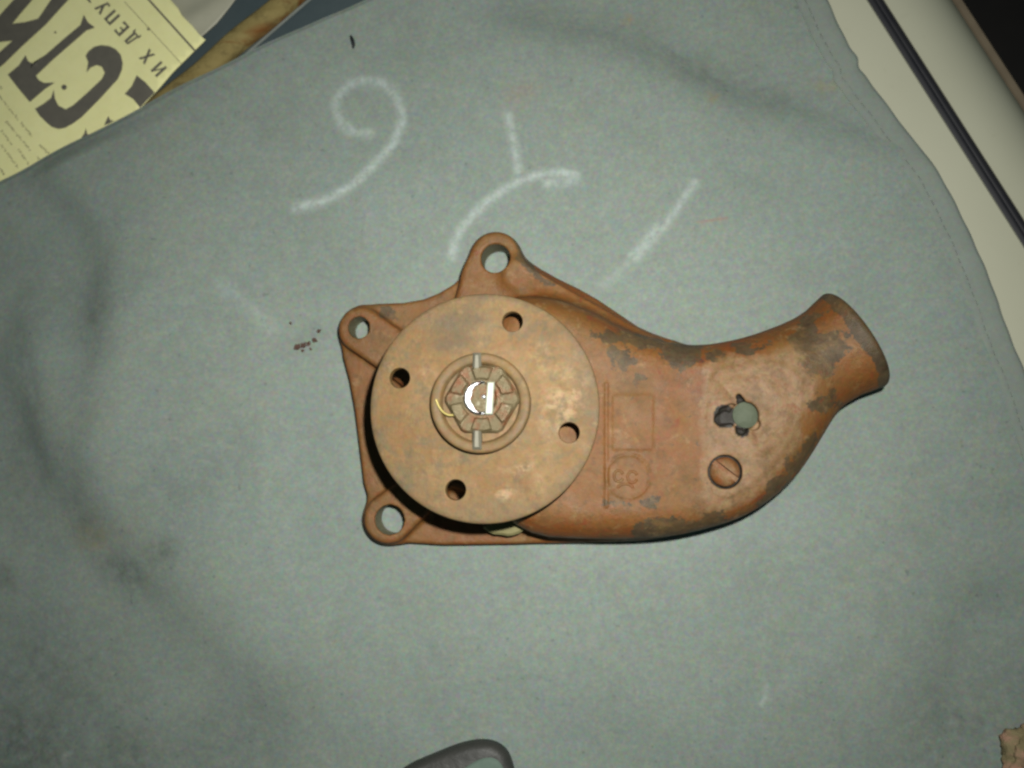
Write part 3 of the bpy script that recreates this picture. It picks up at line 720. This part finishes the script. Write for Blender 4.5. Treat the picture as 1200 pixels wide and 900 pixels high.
# wear maps: where the paint has come off, where it is scuffed pale
def field(polys, soft, z=.044):
    f = np.full(len(V), -1.0)
    for P in polys: f = np.maximum(f, np.clip(-poly_sd(V[:, 0], V[:, 1], poly(P, z))/soft, -1, 1))
    return f
peel = field([
    [(932, 388), (950, 365), (966, 366), (958, 390), (972, 384), (988, 393), (998, 410), (986, 416), (980, 430), (970, 440), (966, 448), (945, 442), (932, 422), (925, 400)],
    [(938, 478), (962, 462), (980, 458), (985, 472), (968, 486)],
    [(896, 574), (915, 556), (930, 530), (955, 512), (968, 512), (945, 550), (915, 580), (890, 600)],
    [(820, 612), (836, 594), (860, 606), (850, 622), (740, 640), (742, 612), (790, 604)],
    [(690, 388), (755, 390), (825, 398), (826, 424), (806, 438), (785, 430), (770, 412), (740, 404), (690, 398)],
    [(718, 404), (738, 404), (746, 424), (730, 438), (714, 428)],
    [(862, 402), (902, 402), (897, 419), (878, 421)], [(828, 408), (845, 410), (838, 424), (826, 424)],
    [(705, 582), (740, 588), (770, 584), (765, 592), (705, 592)],
    [(745, 440), (757, 440), (757, 446), (745, 446)]], .0060)
lip = sstep((V[:, 0]-e0[0])*ax[0]+(V[:, 1]-e0[1])*ax[1], end-.0085, end-.004)
peel = np.maximum(peel, lip*.9-.35*(lip == 0)*0-1*(lip < .01))
peel = np.maximum(peel, field([[(598, 268), (612, 276), (628, 318), (650, 335), (636, 336), (606, 306)]], .003, .02))
peel = np.maximum(peel, field([[(444, 358), (462, 362), (468, 374), (446, 372)]], .003, .015)*.8)
scuff = field([[(822, 428), (846, 419), (900, 414), (936, 400), (944, 426), (960, 446), (956, 466), (942, 488), (936, 520), (906, 560), (872, 590), (846, 602), (822, 602)]], .0055)
recess_shade = np.zeros(len(V))  # shade of the notches and screw recess, painted in as near-black
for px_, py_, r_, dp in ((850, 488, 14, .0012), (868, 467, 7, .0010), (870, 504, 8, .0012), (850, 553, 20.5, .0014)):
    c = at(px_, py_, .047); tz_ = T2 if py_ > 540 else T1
    recess_shade = np.maximum(recess_shade, ((np.hypot(V[:, 0]-c[0], V[:, 1]-c[1]) < r_*mm(.047)) & (V[:, 2] < tz_-dp) & (V[:, 2] > .03)).astype(float))
attr(housing, 'recess_shade', recess_shade)
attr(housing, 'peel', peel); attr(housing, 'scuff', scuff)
bore_a = np.zeros(len(V))
for px_, py_, r_, z_, zt_ in ((581, 303, 17.5, .020, .0200), (421, 384, 13.0, .017, .0172), (457, 609, 17.5, .017, .0172)):
    c = at(px_, py_, z_); bore_a = np.maximum(bore_a, ((np.hypot(V[:, 0]-c[0], V[:, 1]-c[1]) < r_*mm(z_)+.0005) & (V[:, 2] < zt_)).astype(float))
attr(housing, 'bore', bore_a)
# plug, screw, cast panel and foundry mark are pieces of the housing
c = at(875, 486, T1-.002); bm = bmesh.new(); r_ = 15.2*mm(T1-.002)
lathe(bm, [(0, T1-.0062), (r_, T1-.0062), (r_, T1-.0044), (r_*.8, T1-.0038), (r_*.4, T1-.0030), (0, T1-.0026)], c, 40)
sharp(bmobj('core_plug', bm, M['plug'], housing), 40)
c = at(850, 553, T2); bm = bmesh.new(); r_ = 17.0*mm(T2)
lathe(bm, [(0, T2-.0048), (r_, T2-.0048), (r_, T2-.0012), (r_*.88, T2+.0002), (r_*.5, T2+.0014), (0, T2+.0018)], c, 48)
scr = bmobj('slotted_screw', bm, M['paint'], housing)
a = math.radians(-38); sd_ = np.array([math.cos(a), math.sin(a)]); sn_ = np.array([-sd_[1], sd_[0]])
def boolean(o, cut_bm, op='DIFFERENCE'):
    me = bpy.data.meshes.new('cut'); bmesh.ops.recalc_face_normals(cut_bm, faces=cut_bm.faces); cut_bm.to_mesh(me); cut_bm.free()
    co = bpy.data.objects.new('cut', me); COL.objects.link(co)
    md = o.modifiers.new('b', 'BOOLEAN'); md.operation = op; md.object = co; md.solver = 'EXACT'
    bpy.context.view_layer.update()
    dg = bpy.context.evaluated_depsgraph_get(); new = bpy.data.meshes.new_from_object(o.evaluated_get(dg))
    o.modifiers.clear(); old = o.data; nm = old.name; o.data = new; bpy.data.meshes.remove(old); new.name = nm
    bpy.data.objects.remove(co); bpy.data.meshes.remove(me)
cb = bmesh.new(); prism(cb, [c+sd_*.012+sn_*.0018, c-sd_*.012+sn_*.0018, c-sd_*.012-sn_*.0008, c+sd_*.012-sn_*.0008], T2-.0022, T2+.01)
boolean(scr, cb); sharp(scr, 35)
for nm in ('peel', 'scuff'): attr(scr, nm, np.full(len(scr.data.vertices), -1. if nm == 'peel' else .1))
c = at(736, 558, T3); pm = mm(T3)
def torus(bm, c, R, r, z, seg=48, ms=10, sx_=1.0, a0=0, a1=360):
    pth = [(c[0]+R*sx_*math.cos(math.radians(a)), c[1]+R*math.sin(math.radians(a)), z) for a in np.linspace(a0, a1, seg+1)]
    tube(bm, pth, r, ms, True)
for dx_, dy_, R1, el_, a0_, a1_ in ((-11, 0, 6.5, .8, 20, 340), (5, -1, 6.5, .85, 20, 340), (-3, -14, 5, 1.7, 0, 180)):
    bm = bmesh.new(); torus(bm, c+np.array([dx_, dy_])*pm, R1*pm, 2.0*pm, T3-.00050, 28, 8, el_, a0_, a1_)
    g1 = bmobj('raised_letter', bm, M['paint'], housing); n_ = len(g1.data.vertices)
    for nm in ('peel', 'scuff'): attr(g1, nm, np.full(n_, -.6))

# hub flange: a disc with four bolt holes
ZD0, ZD1 = .0605, .0660
hc = at(567, 478, ZD1); HR = 136*mm(ZD1)
bm = bmesh.new()
lathe(bm, [(0, ZD0), (HR-.0010, ZD0), (HR, ZD0+.0010), (HR, ZD1-.0009), (HR-.0003, ZD1-.0003), (HR-.0010, ZD1)]+[(HR*f, ZD1) for f in (.9, .8, .7, .6, .5, .4, .3)]+[(0, ZD1)], hc, 144)
hub = bmobj('hub_flange', bm, M['hub'], pump)
for px_, py_ in ((600.5, 377), (468.5, 443), (667, 507), (534, 574)):
    cb = bmesh.new(); cc = at(px_, py_, ZD1); lathe(cb, [(0, ZD0-.002), (12*mm(ZD1), ZD0-.002), (12*mm(ZD1), ZD1-.0006), (13*mm(ZD1), ZD1+.0004), (13*mm(ZD1), ZD1+.003), (0, ZD1+.003)], cc, 32)
    boolean(hub, cb)
# even mesh on top so that wear maps have points to sit on
bm = bmesh.new(); bm.from_mesh(hub.data)
for axis in (0, 1):
    for i in range(-26, 27):
        co = [hc[0], hc[1], 0]; co[axis] += i*.0021; nrm = [0, 0, 0]; nrm[axis] = 1
        bmesh.ops.bisect_plane(bm, geom=bm.verts[:]+bm.edges[:]+bm.faces[:], plane_co=co, plane_no=nrm)
bm.to_mesh(hub.data); bm.free()
hub.data.polygons.foreach_set('use_smooth', np.ones(len(hub.data.polygons), bool)); sharp(hub, 30)
hv = np.empty(len(hub.data.vertices)*3); hub.data.vertices.foreach_get('co', hv); hv = hv.reshape(-1, 3)
def hblob(L):
    f = np.zeros(len(hv))
    for px_, py_, r_, el, ang, pw in L:
        cc = at(px_, py_, ZD1); a = math.radians(ang); dx, dy = hv[:, 0]-cc[0], hv[:, 1]-cc[1]
        p = dx*math.cos(a)+dy*math.sin(a); q = -dx*math.sin(a)+dy*math.cos(a); s = mm(ZD1)
        f = np.maximum(f, pw*np.exp(-((p/(r_*el*s))**2+(q/(r_*s))**2)**2))
    return f
rim_ = .55*sstep(np.hypot(hv[:, 0]-hc[0], hv[:, 1]-hc[1])/HR, .93, .97)
attr(hub, 'worn', np.maximum(rim_, hblob([(535, 378, 17, 2.3, 12, .9), (530, 400, 13, 2.4, 8, .8), (660, 580, 16, 1.5, 30, .5), (480, 560, 25, 1, 0, .3), (570, 600, 18, 3, 5, .4), (690, 470, 16, 3, 95, .5)])))
attr(hub, 'rubbed', hblob([(660, 470, 26, 1.6, 75, .9), (590, 577, 11, 1.2, 20, 1.0), (612, 548, 8, 2.2, 30, .8), (500, 440, 12, 1.5, -70, .5), (640, 425, 20, 1.5, -60, .5)]))
hub['label'] = 'round rusty steel disc with four bolt holes'

# collar round the nut
ZC = .0745; cc0 = at(562.5, 472, ZC); cr = 59.5*mm(ZC)
bm = bmesh.new()
lathe(bm, [(0, ZD1-.001), (cr-.0006, ZD1-.001), (cr-.0003, ZD1+.0004), (cr, ZD1+.002), (cr, ZC-.0012), (cr-.0004, ZC-.0004), (cr-.0012, ZC), (cr*.83, ZC-.0002), (cr*.80, ZC-.0007), (cr*.76, ZC-.0036), (0, ZC-.0036)], cc0, 96)
col_ = sharp(bmobj('collar', bm, M['hub'], hub), 38)
n_ = len(col_.data.vertices); attr(col_, 'worn', np.full(n_, .35)); attr(col_, 'rubbed', np.full(n_, .1))
# castellated nut
ZN0, ZN1 = ZC-.0040, ZC+.0026
nc_ = at(564, 467, ZN1); nr = 46*mm(ZN1)
bm = bmesh.new()
hexp = [nc_+nr*np.array([math.cos(math.radians(a)), math.sin(math.radians(a))]) for a in np.arange(0, 360, 60)]
hexr = []
for i in range(6):
    a, b_ = hexp[i], hexp[(i+1) % 6]; hexr += [a*.93+b_*.07, a*.07+b_*.93]
prism(bm, hexr, ZN0, ZN1-.0022, .0010)
nut = sharp(bmobj('castle_nut', bm, M['nut'], pump), 35)
for i in range(6):                                    # crown of six castellations with open slots between
    a0, a1 = math.radians(60*i+10), math.radians(60*i+50); ri, ro = nr*.50, nr*.84
    an = np.linspace(a0, a1, 7)
    P = [nc_+ro*np.array([math.cos(a), math.sin(a)]) for a in an]+[nc_+ri*np.array([math.cos(a), math.sin(a)]) for a in an[::-1]]
    bm = bmesh.new(); prism(bm, P, ZN1-.0030, ZN1-.0006+.0003*random.random(), .0008)
    sharp(bmobj('castellation', bm, M['nut'], nut), 40)
# shaft end, worn bright, with a flat
ZS = ZN1+.0008; sc_ = at(563, 466, ZS); sr = 19.5*mm(ZS)
bm = bmesh.new()
lathe(bm, [(0, ZN0+.001), (sr, ZN0+.001), (sr, ZS-.0016), (sr*.86, ZS-.0004), (sr*.55, ZS), (0, ZS)], sc_, 64)
sh = sharp(bmobj('shaft_end', bm, M['nut'], pump), 30)
bm = bmesh.new(); s = mm(ZS)
an = np.radians(np.linspace(78, 282, 28))
P = [sc_+s*np.array([20*math.cos(a), 20*math.sin(a)]) for a in an]+[sc_+s*np.array([3.0+12.5*math.cos(a)+.8*math.sin(7*a), 16.0*math.sin(a)]) for a in an[::-1]]
prism(bm, P, ZS-.0022, ZS+.0003, .0009); sharp(bmobj('polished_rim', bm, M['bright'], sh), 25)
bm = bmesh.new(); bmesh.ops.create_uvsphere(bm, u_segments=16, v_segments=8, radius=3.0*s)
cdot = at(567, 465, ZS); bmesh.ops.translate(bm, verts=bm.verts[:], vec=(*cdot, ZS-.0002)); bmobj('centre_pip', bm, M['bright'], sh)
bm = bmesh.new()
bar_c = at(574.5, 466.5, ZS+.001)
P = [bar_c+np.array(p)*s for p in ((-6, -19), (2.5, -19), (4.5, 19), (-3.5, 19))]
prism(bm, P, ZS-.004, ZS+.0010, .0005); key = sharp(bmobj('shaft_key', bm, M['keymetal'], pump), 30)
# cotter pin through the slots, its ends showing above and below
for (y0_, y1_) in ((413, 438), (502, 527)):
    bm = bmesh.new()
    ctr = at(559, (y0_+y1_)/2, ZC+.001); hw_ = 5.6*s; hl = (y1_-y0_)/2*s
    prism(bm, [ctr+np.array(p) for p in ((-hw_, -hl), (hw_, -hl), (hw_*.8, hl), (-hw_*.9, hl))], ZC-.0038, ZC+.0020, .0012)
    sharp(bmobj('cotter_pin_leg', bm, M['pin'], nut), 30)
bm = bmesh.new()
wp = chaikin([(511, 468), (514, 476), (519, 483), (526, 487), (535, 486)], 2)
tube(bm, [np.r_[at(x, y, ZC), ZC+.0004] for x, y in wp], .0006, 8)
bmobj('locking_wire', bm, M['brass'], pump)
# drain lip peeping out below the disc
bm = bmesh.new()
prism(bm, chaikin(poly([(562, 616), (575, 626), (588, 627), (597, 629), (612, 624), (622, 612), (590, 600)], .022), 1, True), .0, .0220, .0012)
lp = sharp(bmobj('drain_lip', bm, M['lip'], housing), 40)

# ================================================================= small things
# rust crumbs beside the pump
crumbs = [(349, 407, 4.5), (356, 405, 4), (362, 403, 3.2), (369, 399, 3.6), (374, 388, 2.8), (341, 379, 2.2), (355, 411, 2.2), (364, 409, 2)]
for px_, py_, r_ in crumbs:
    bm = bmesh.new(); bmesh.ops.create_icosphere(bm, subdivisions=2, radius=1.0)
    c = at(px_, py_); r_ = r_*mm(0)*.8; an = random.random()*6
    for v in bm.verts:
        f = 1+.35*math.sin(v.co.x*3+an*2)*math.cos(v.co.y*4+an)+random.uniform(-.1, .1)
        v.co = Vector((v.co.x*f*1.2, v.co.y*f*.9, v.co.z*f*.45))
    zmin = min(v.co.z for v in bm.verts)
    j = np.argmin((X-c[0])**2+(Y-c[1])**2); zc_ = Z.ravel()[j]
    bmesh.ops.rotate(bm, verts=bm.verts[:], matrix=Matrix.Rotation(an, 3, 'Z'))
    for v in bm.verts: v.co = Vector((c[0]+v.co.x*r_, c[1]+v.co.y*r_, zc_+(v.co.z-zmin)*r_-.0001))
    tag(bmobj('rust_crumb', bm, M['crumb'], smooth=False), 'dark brown rust crumb on the cloth left of the pump', 'crumb', 'rust crumbs fallen from the pump')
def cz(px_, py_):
    c = at(px_, py_); j = np.argmin((X-c[0])**2+(Y-c[1])**2); return Z.ravel()[j]
# black snip of thread
bm = bmesh.new(); r_ = .0011
tube(bm, [np.r_[at(x, y), cz(x, y)+.0009] for x, y in ((411, 42), (413, 47), (414.5, 53), (414, 57))], [.0006, .0011, .0010, .0004], 8)
tag(bmobj('thread_scrap', bm, M['rubber']), 'tiny black scrap of thread on the cloth above the chalk nine', 'scrap')
# dark tool handle coming in from the lower edge
out = chaikin([(430, 985), (448, 925), (472, 902), (505, 888), (540, 874), (568, 870), (588, 877), (599, 893), (606, 930), (610, 990)], 2)
hpl = poly(out, .010)
tool = bpy.data.objects.new('tool_handle', None); COL.objects.link(tool); tc = at(520, 950); tool.location = (tc[0], tc[1], 0)
tag(tool, 'dark rounded tool handle with grey green face, lying on the cloth', 'handle')
zt = float(min(Z[PYg > 860].min(), 0))
def inset(P, d_):
    c = P.mean(0); dirs = P-c; L = np.linalg.norm(dirs, axis=1, keepdims=True); return c+dirs*(1-d_/L)
hz0 = max(cz(540, 890), cz(580, 890), cz(500, 900))
bm = bmesh.new(); lv = [(hpl, hz0-.001, .0025), (hpl, hz0, 0), (hpl, hz0+.006, 0), (hpl, hz0+.0085, .0018), (hpl, hz0+.0095, .0045)]
rings = []
for P, z_, d_ in lv: rings.append([bm.verts.new((*p, z_)) for p in inset(P, d_)])
n_ = len(hpl)
for a, b_ in zip(rings, rings[1:]):
    for i in range(n_): bm.faces.new((a[i], a[(i+1) % n_], b_[(i+1) % n_], b_[i]))
bm.faces.new(rings[-1]); bm.faces.new(rings[0])
bmobj('grip', bm, M['handle'], tool)
ip = poly(chaikin([(500, 990), (520, 920), (545, 899), (568, 887), (584, 890), (592, 905), (594, 990)], 2, True), .012)
bm = bmesh.new(); prism(bm, ip, hz0+.008, hz0+.0102, .0008); sharp(bmobj('face', bm, M['inlay'], tool), 40)
# crumbly ochre lump at the lower right corner
bm = bmesh.new(); bmesh.ops.create_icosphere(bm, subdivisions=5, radius=1.0)
c = at(1212, 890, .006); g = np.random.default_rng(3); hz1 = cz(1195, 885)
ph = g.uniform(0, 6.28, 12); dr = g.normal(size=(12, 3))*np.linspace(2, 9, 12)[:, None]/1.5
for v in bm.verts:
    p = np.array(v.co); f = 1+sum(.17/(1+i*.22)*math.sin(dr[i] @ p+ph[i]) for i in range(12))+.07*math.sin(19*p[0]+7*p[1])*math.sin(17*p[1]-11*p[2])+g.uniform(-.035, .035)
    v.co = Vector((p[0]*f*.0135, p[1]*f*.0175, max(p[2]*f, -.75)*.009))
zmin = min(v.co.z for v in bm.verts)
for v in bm.verts: v.co += Vector((c[0], c[1], hz1-zmin-.0006))
tag(bmobj('rust_lump', bm, M['ochre']), 'crumbly ochre brown lump lying on the cloth', 'lump')
